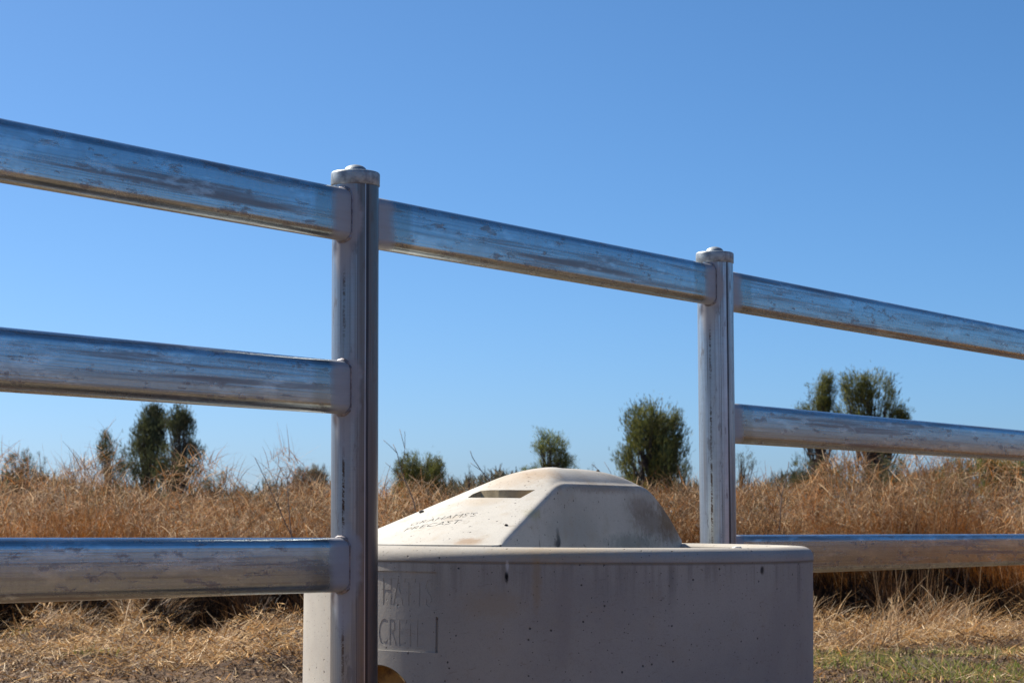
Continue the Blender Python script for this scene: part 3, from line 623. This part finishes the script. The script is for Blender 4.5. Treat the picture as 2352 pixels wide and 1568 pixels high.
def seg(xa, ta, ba, xb, tb, bb):
    A = (on_fence(xa, ta) + on_fence(xa, ba)) / 2; B = (on_fence(xb, tb) + on_fence(xb, bb)) / 2
    return A, B
def k_of(P, p): return (P - p).dot(FD)
def along(A, B, s, ref):       # point of the line A-B at distance s along the fence from ref
    ka = k_of(A, ref); kb = k_of(B, ref); return A + (B - A) * ((s - ka) / (kb - ka))
D12 = (P2 - P1).length
P0 = P1 - FD * 2.7; P3 = P2 + FD * 3.4
s1 = [seg(0, 272, 420, 763, 425, 552), seg(0, 750, 900, 763, 825, 951), seg(0, 1234, 1385, 763, 1233.5, 1360.5)]
s2 = [seg(877, 457, 575, 1605, 602, 696)]
s3 = [seg(1692, 627, 717, 2352, 757, 827), seg(1697, 928, 1018, 2352, 990, 1057), seg(1865, 1229, 1312.5, 2352, 1224, 1298)]
z1 = [along(A, B, 0, P1).z for A, B in s1]; z2l = along(*s2[0], D12, P1).z
z3 = [along(A, B, 0, P2).z for A, B in s3]
ZT1 = on_fence(819, 392).z - 0.0035; ZT2 = on_fence(1645, 577).z - 0.0035
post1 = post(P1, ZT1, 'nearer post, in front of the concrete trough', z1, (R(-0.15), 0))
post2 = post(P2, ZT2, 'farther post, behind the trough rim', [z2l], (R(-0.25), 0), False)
post0 = post(P0, z1[0] + 0.16, None, z1); post3 = post(P3, z3[0] + 0.1, None, z3[:1])
names1 = ['top rail left of the nearer post', 'middle rail left of the nearer post', 'bottom rail left of the nearer post']
for (A, B), nm in zip(s1, names1):
    rail(along(A, B, -2.7 + 0.02, P1), along(A, B, -0.02, P1), nm); weld(post1, P1, along(A, B, 0, P1).z, (B - A).z / (k_of(B, P1) - k_of(A, P1)), -1)
A, B = s2[0]; rail(along(A, B, 0.02, P1), along(A, B, D12 - 0.02, P1), 'short top rail bridging the gap between the two posts above the trough')
weld(post2, P2, z2l, (B - A).z / (k_of(B, P1) - k_of(A, P1)), -1)
weld(post1, P1, along(A, B, 0, P1).z, (B - A).z / (k_of(B, P1) - k_of(A, P1)), 1)
for (A, B), nm in zip(s3, ['top rail right of the farther post', 'middle rail right of the farther post', 'bottom rail running behind the trough rim']):
    rail(along(A, B, 0.02, P2), along(A, B, 3.4 - 0.02, P2), nm); weld(post2, P2, along(A, B, 0, P2).z, (B - A).z / (k_of(B, P2) - k_of(A, P2)), 1)

# ------------------------------------------------------------------ the round concrete trough
CX, CY = 0.110, 5.40; RT = 0.6235; RIM = EYE - 0.064
TM = Matrix.Translation((CX, CY, 0)) @ Matrix.Rotation(R(0.35), 4, 'Y')
trough = empty('water_trough', (CX, CY, 0), 'round grey concrete water trough standing under the fence between the two posts', 'trough')
prof = [(RT - 0.0, 0.0)] + [(RT, RIM - 0.034 - (0.56 - 0.56 * i / 8) * 1.0) for i in range(1, 9)]
prof = [(RT, z) for z in np.linspace(0, RIM - 0.036, 9)]
prof += [(RT, RIM - 0.0345), (RT + 0.002, RIM - 0.0325), (RT + 0.002, RIM - 0.028)]
for i in range(1, 9): a = i / 8 * math.pi / 2; prof.append((RT + 0.002 - 0.028 + 0.028 * math.cos(a), RIM - 0.028 + 0.028 * math.sin(a)))
prof += [(RT - 0.055, RIM), (RT - 0.07, RIM - 0.008), (RT - 0.08, RIM - 0.05), (RT - 0.10, 0.12), (RT - 0.16, 0.09), (0.02, 0.09), (0.02, 0.0)]
V, Fc = lathe(prof, 256, True)
body_mat = concrete('trough_concrete', (0.43, 0.41, 0.36), (0.355, 0.335, 0.30), (0.40, 0.35, 0.275), rimz=RIM - 0.034, streak_amt=0.38, spots=[
    ((-0.155, -0.605, RIM - 0.125), (0.06, 0.05, 0.028), (0.40, 0.31, 0.19), 0.35), ((-0.06, -0.63, RIM - 0.07), (0.01, 0.05, 0.06), (0.36, 0.26, 0.14), 0.45),
    ((-0.125, -0.615, RIM - 0.063), (0.0035, 0.05, 0.011), (0.01, 0.01, 0.01), 1.0), ((-0.124, -0.615, RIM - 0.041), (0.003, 0.05, 0.012), (0.7, 0.7, 0.68), 0.7),
    ((0.455, -0.43, RIM - 0.05), (0.004, 0.03, 0.008), (0.02, 0.02, 0.02), 0.9), ((-0.02, -0.628, RIM - 0.012), (0.16, 0.04, 0.02), (0.5, 0.36, 0.18), 0.35),
    ((0.0, -0.628, RIM - 0.14), (0.015, 0.05, 0.10), (0.30, 0.27, 0.24), 0.4)])
body = obj('basin', mesh_from('basin', V, Fc), body_mat, trough, TM)
def ang_of(px): # angle on the trough (from the side facing the camera, + to the right) of a photo column
    lo, hi = -1.4, 1.4
    for _ in range(40):
        m = (lo + hi) / 2; x = CX + RT * math.sin(m); y = CY - RT * math.cos(m)
        if W2 + F * x / y < px: lo = m
        else: hi = m
    return lo
def zof(px, py):
    a = ang_of(px); return at(px, py, CY - RT * math.cos(a)).z
def shell(a0, a1, za, zb, ri, ro, n=28, m=1):
    V = []; Fc = []
    for i in range(n + 1):
        a = a0 + (a1 - a0) * i / n
        for r, z in ((ri, za), (ro, za), (ro, zb), (ri, zb)): V.append((r * math.sin(a), -r * math.cos(a), z))
    for i in range(n):
        for k in range(4): Fc.append((i * 4 + k, i * 4 + (k + 1) % 4, (i + 1) * 4 + (k + 1) % 4, (i + 1) * 4 + k))
    Fc += [(0, 1, 2, 3), (n * 4, n * 4 + 1, n * 4 + 2, n * 4 + 3)]
    return V, Fc
def text_mesh(s, size, fn, xscale=1.0, thick=0.1, bold=0.0):
    cu = bpy.data.curves.new('t', 'FONT'); cu.body = s; cu.size = size; cu.extrude = thick; cu.offset = bold; cu.resolution_u = 3
    o = bpy.data.objects.new('t', cu); C.objects.link(o)
    dg = bpy.context.evaluated_depsgraph_get(); dg.update()
    me = bpy.data.meshes.new_from_object(o.evaluated_get(dg)); bpy.data.objects.remove(o)
    bm = bmesh.new(); bm.from_mesh(me); bmesh.ops.remove_doubles(bm, verts=bm.verts, dist=1e-6)
    bmesh.ops.triangulate(bm, faces=bm.faces)
    for v in bm.verts: v.co = fn(v.co.x * xscale, v.co.y, 1 if v.co.z > 0 else 0)
    todo = set(bm.faces)                                       # every letter its own closed solid, faces outward
    while todo:
        st = [todo.pop()]; isl = set(st)
        while st:
            f = st.pop()
            for e in f.edges:
                for g_ in e.link_faces:
                    if g_ in todo: todo.discard(g_); isl.add(g_); st.append(g_)
        isl = list(isl); bmesh.ops.recalc_face_normals(bm, faces=isl); vol = 0.0
        for f in isl:
            a_, b_, c_ = [q.co for q in f.verts]; vol += a_.dot(b_.cross(c_))
        if vol < 0: bmesh.ops.reverse_faces(bm, faces=isl)
    bm.to_mesh(me); bm.free(); return me
zb = zof(900, 1496); zt = zof(900, 1313); a0 = ang_of(776); a1 = ang_of(1001)
V, Fc = shell(a0, a1, zb, zt, RT - 0.0035, RT + 0.02)
cut = [obj('c', mesh_from('c', V, Fc, False), None, None, TM)]
RP = RT - 0.0035
def bend(px0, pz):
    s0 = ang_of(px0)
    def fn(x, y, f): a = s0 + x / RT; r = RP + 0.02 if f else RP - 0.0009; return Vector((r * math.sin(a), -r * math.cos(a), pz + y))
    return fn
V, Fc = shell(a1 - 0.006, a1 + 0.007, zof(1000, 1500), zof(1000, 1418), RT - 0.007, RT + 0.02, 3); cut.append(obj('c', mesh_from('c', V, Fc, False), None, None, TM))
cutters = []
for body_s, px0, pyb, pyt in (('HATTS', 874, 1391, 1325), ('CRETE', 866, 1484, 1419)):
    z_0 = zof(900, pyb); hh = zof(900, pyt) - z_0
    me = text_mesh(body_s, hh / 0.74, bend(px0, z_0), 0.54 if body_s == 'CRETE' else 0.55, bold=0.0004)
    cutters.append(obj('c', me, None, None, TM))
# round outlet recess at the foot of the wall
ac = ang_of(872); zc = zof(872, 1528) - 0.107
V, Fc = lathe([(0.107, -0.05), (0.107, 0.06)], 56)
RM = TM @ Matrix.Rotation(ac, 4, 'Z') @ Matrix.Translation((0, -RT, zc)) @ Matrix.Rotation(R(90), 4, 'X')
cutters.append(obj('c', mesh_from('c', V, Fc, False), None, None, RM))
body = boolean(body, cut + cutters)
body.data.shade_smooth(); body.data.set_sharp_from_angle(angle=R(28))
V, Fc = lathe([(0.1068, -0.0485), (0.1068, -0.0435), (0.1025, -0.0435), (0.001, -0.0435)], 56)
V2, F2 = lathe([(0.1066, -0.0435), (0.1066, -0.004), (0.104, -0.003), (0.104, -0.0435)], 56, True)
V, Fc = merge([(V, Fc), (V2, F2)])
obj('outlet_lining', mesh_from('outlet_lining', V, Fc, True, 40), M_OCHRE, trough, RM)
V, Fc = lathe([(RT - 0.0905, RIM - 0.14), (0.001, RIM - 0.1398)], 96)
t = NT('trough_water'); t.P(Base_Color=(0.02, 0.03, 0.025), Roughness=0.03); t.bump(t.noise(t.coord(), 9, 2), 0.1, 0.003)
tag(obj('water', mesh_from('water', V[:96] + V[96:], Fc[:-2] + [Fc[-1]], True), t.m, None, TM), 'still dark water lying inside the round trough', None, None, 'structure')

# ------------------------------------------------------------------ the concrete float-valve cover (rests on the rim)
Q0 = Vector((-0.045, 4.852, 0)); dS = Vector((0.447, 0.8945, 0)).normalized(); nT = Vector((-dS.y, dS.x, 0))
SC, TC, RL = 0.56, 0.105, 0.568; HL = 0.19; BASE = RIM + 0.001
def sstep(x, a, b): x = min(1, max(0, (x - a) / (b - a))); return x * x * (3 - 2 * x)
def smin(a, b, k): h = max(k - abs(a - b), 0) / k; return min(a, b) - h * h * k * 0.25
def lid_h(s, t):
    rr = math.hypot(s - SC, t - TC); D = max(0.0, RL - rr)
    lin = -0.015 + 0.42 * D
    cvx = 0.006 + 0.203 * (1 - (1 - min(D / 0.46, 1)) ** 1.9) ** 0.85
    wgt = sstep((s - SC) / max(rr, 0.05), 0.1, 0.9)
    h = lin * (1 - wgt) + cvx * wgt
    fac = 0.143 + (t - 0.025) * 0.85
    return max(0.004, smin(smin(h, fac, 0.018), HL, 0.035))
def lid_pt(s, t, h): p = Q0 + dS * s + nT * t; return Vector((p.x, p.y, BASE + h))
NS, NV = 150, 90
svals = [0.002 + (1.116) * i / NS for i in range(NS + 1)]
LEAN = 0.2
V = []; Fc = []
def row(s):
    tm = TC + math.sqrt(max(1e-6, RL ** 2 - (s - SC) ** 2)) - 0.002
    pts = []
    hs = lid_h(s, 0.02); ctr = 0.014
    t_edge = LEAN * hs * 0.6
    nf = 14
    hb = -0.20
    for k in range(nf + 1):                                   # shaded cut face, leaning back slightly
        h = hb + (max(hs - ctr, 0.004) - hb) * k / nf
        pts.append((t_edge * max(0, h) / max(hs, 0.01) , h))
    t_l, h_l = pts[-1]
    t2 = t_l + ctr * 1.2; h2 = lid_h(s, max(t2, 0))
    for k in range(1, 6):                                     # rounded arris
        a = k / 6 * math.pi / 2; pts.append((t_l + (t2 - t_l) * (1 - math.cos(a)), h_l + (h2 - h_l) * math.sin(a)))
    for k in range(NV + 1):
        tt = t2 + (tm - t2) * k / NV; pts.append((tt, lid_h(s, tt)))
    pts += [(tm, 0.0), (tm - 0.03, 0.0), (tm - 0.035, -0.02), (t_edge + 0.08, -0.02), (0.05, -0.20)]
    return pts
rows = [row(s) for s in svals]; m = len(rows[0])
for s, r_ in zip(svals, rows): V += [lid_pt(s, a, b) for a, b in r_]
for i in range(NS):
    for k in range(m): Fc.append((i * m + k, i * m + (k + 1) % m, (i + 1) * m + (k + 1) % m, (i + 1) * m + k))
Fc += [tuple(range(m)), tuple(NS * m + i for i in range(m))]
lc = lid_pt(SC, TC, 0)
LM = Matrix.Translation((lc.x, lc.y, BASE))
V = [v - Vector((lc.x, lc.y, BASE)) for v in V]
def lid_hit(px, py):                                          # where a sight line meets the cover
    r = ray(px, py); e = Vector((0, 0, EYE)); k = 4.7
    while k < 6.3:
        p = e + r * k; q = p - Q0; s = q.x * dS.x + q.y * dS.y; t_ = q.x * nT.x + q.y * nT.y
        if t_ > 0.0 and math.hypot(s - SC, t_ - TC) < RL and p.z - BASE < lid_h(s, t_): return s, t_, p
        k += 0.002
    return None
def loc(px, py): s, t_, p = lid_hit(px, py); return p - Vector((lc.x, lc.y, BASE))
lid_spots = []
for px, py, rx, rz, colr, amt in ((1440, 1098, 0.10, 0.03, (0.25, 0.17, 0.10), 0.75), (1180, 1098, 0.09, 0.03, (0.36, 0.26, 0.16), 0.45), (1240, 1086, 0.05, 0.02, (0.35, 0.25, 0.16), 0.5),
                                  (1110, 1150, 0.05, 0.012, (0.40, 0.32, 0.22), 0.4), (1075, 1243, 0.03, 0.01, (0.30, 0.20, 0.12), 0.7), (1040, 1190, 0.02, 0.01, (0.40, 0.34, 0.26), 0.4),
                                  (1235, 1180, 0.03, 0.012, (0.34, 0.34, 0.16), 0.45), (1290, 1125, 0.01, 0.01, (0.4, 0.33, 0.25), 0.3), (930, 1195, 0.02, 0.03, (0.45, 0.36, 0.26), 0.4)):
    try: lid_spots.append((tuple(loc(px, py)), (rx, rx, rz), colr, amt))
    except TypeError: pass
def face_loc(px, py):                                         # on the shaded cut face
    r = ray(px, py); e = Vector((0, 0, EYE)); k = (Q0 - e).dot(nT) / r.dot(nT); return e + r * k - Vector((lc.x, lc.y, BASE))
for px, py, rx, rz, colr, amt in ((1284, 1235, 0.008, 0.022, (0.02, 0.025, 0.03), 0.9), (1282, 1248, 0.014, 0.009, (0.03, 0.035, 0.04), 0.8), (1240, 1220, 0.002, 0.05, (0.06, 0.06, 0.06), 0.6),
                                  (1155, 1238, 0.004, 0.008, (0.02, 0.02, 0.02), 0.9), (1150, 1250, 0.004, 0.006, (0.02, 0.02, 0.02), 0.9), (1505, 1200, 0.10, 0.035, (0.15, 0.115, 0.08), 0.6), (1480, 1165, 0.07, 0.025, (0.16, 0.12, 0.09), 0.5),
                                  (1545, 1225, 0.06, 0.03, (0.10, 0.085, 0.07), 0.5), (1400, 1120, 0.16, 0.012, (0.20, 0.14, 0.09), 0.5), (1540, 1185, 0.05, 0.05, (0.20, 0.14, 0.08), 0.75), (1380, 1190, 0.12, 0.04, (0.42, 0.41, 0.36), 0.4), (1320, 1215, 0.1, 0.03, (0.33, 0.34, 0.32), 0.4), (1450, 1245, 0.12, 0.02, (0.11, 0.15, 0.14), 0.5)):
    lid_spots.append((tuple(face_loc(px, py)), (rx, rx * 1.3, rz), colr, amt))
lid_mat = concrete('cover_concrete', (0.52, 0.505, 0.455), (0.39, 0.375, 0.335), (0.38, 0.30, 0.20), spots=lid_spots)
cover = empty('valve_cover', (lc.x, lc.y, BASE), 'pale domed concrete cover with a hand slot sitting on the trough rim', 'trough cover')
shellv = obj('cover_shell', mesh_from('cover_shell', V, Fc), lid_mat, cover, LM)
# hand slot
sA, tA, pA = lid_hit(1080, 1143); sB, tB, pB = lid_hit(1194, 1143); sC, tC, pC = lid_hit(1228, 1125); sD, tD, pD = lid_hit(1092, 1127)
def slot(sh=0.0):
    quad = [lid_hit(1074 + (1195 - 1074) * q / 6, 1142.5 + 1.2 * q / 6)[2] for q in range(7)] + [lid_hit(1229 - (1229 - 1104) * q / 6, 1125 + (2.0 if q == 6 else 0))[2] for q in range(7)] + [lid_hit(1086, 1134)[2]]
    V = []; m = len(quad)
    for p in quad: V.append(Vector((p.x, p.y, p.z - BASE - 0.075)) - Vector((lc.x, lc.y, 0)))
    for p in quad: V.append(Vector((p.x, p.y, p.z - BASE + 0.05)) - Vector((lc.x, lc.y, 0)))
    return V, [tuple(range(m)), tuple(m + i for i in range(m))] + [(i, (i + 1) % m, m + (i + 1) % m, m + i) for i in range(m)]
M_SLOT = simple('slot_grime', (0.52, 0.42, 0.25), (0.34, 0.27, 0.16), 30, 0, 0.9)
V, Fc = slot(); cs = [obj('c', mesh_from('c', V, Fc, False), M_SLOT, None, LM)]
def on_ramp(px, py):
    s0, t0, p0 = lid_hit(px, py)
    def fn(x, y, f):
        s = s0 + y; t_ = t0 - x; return lid_pt(s, t_, lid_h(s, t_) + (0.02 if f else -0.0024)) - Vector((lc.x, lc.y, BASE))
    return fn
for s_, px, py, px2 in (("GRAHAMS'S", 938, 1208, 1072), ('PRECAST', 924, 1221, 1040)):
    hA = lid_hit(px, py); hB = lid_hit(px2, py); wd = (hA[2] - hB[2]).length
    size = 0.031; 
    me = text_mesh(s_, size, on_ramp(px, py), wd / (size * 0.64 * len(s_)), bold=-0.0001)
    cs.append(obj('c', me, None, None, LM))
shellv = boolean(shellv, cs); shellv.data.shade_smooth(); shellv.data.set_sharp_from_angle(angle=R(32))

# small stones and a dropping
def pebble(name, p, r, mat, label, cat, sq=(1, 0.8, 0.65)):
    bm = bmesh.new(); bmesh.ops.create_icosphere(bm, subdivisions=3, radius=r)
    for v in bm.verts:
        k = 1 + 0.28 * mnoise.noise(v.co * (1.3 / r) + Vector((p[0] * 9, 0, 0))) + 0.1 * mnoise.noise(v.co * (4 / r)); v.co = Vector((v.co.x * sq[0], v.co.y * sq[1], v.co.z * sq[2])) * k
    me = bpy.data.meshes.new(name); bm.to_mesh(me); bm.free(); me.shade_smooth()
    tag(obj(name, me, mat, None, Matrix.Translation(p)), label, cat)
for px, py, r, lab in ((968, 1176, 0.0065, 'larger dark pebble near the left edge of the pale cover'), (1163, 1206, 0.0042, 'smaller dark pebble low on the cover near the shaded face')):
    p = lid_hit(px, py + 1)[2]; pebble('pebble', p + Vector((0, 0, r * 0.4)), r, M_STONE, lab, 'pebble')
p = lid_pt(0.70, 0.12, lid_h(0.70, 0.12)); s_ = lid_hit(1373, 1082)
if s_: pebble('pebble', s_[2] + Vector((0, 0, 0.002)), 0.004, M_STONE, 'tiny pebble on the very top of the cover', 'pebble')
a = 0.74; p = Vector((CX + (RT - 0.03) * math.sin(a), CY - (RT - 0.03) * math.cos(a), RIM - 0.003))
pebble('bird_dropping', p, 0.009, M_WHITE, 'small white bird dropping on the right of the trough rim', 'bird dropping', (1.2, 0.8, 0.45))
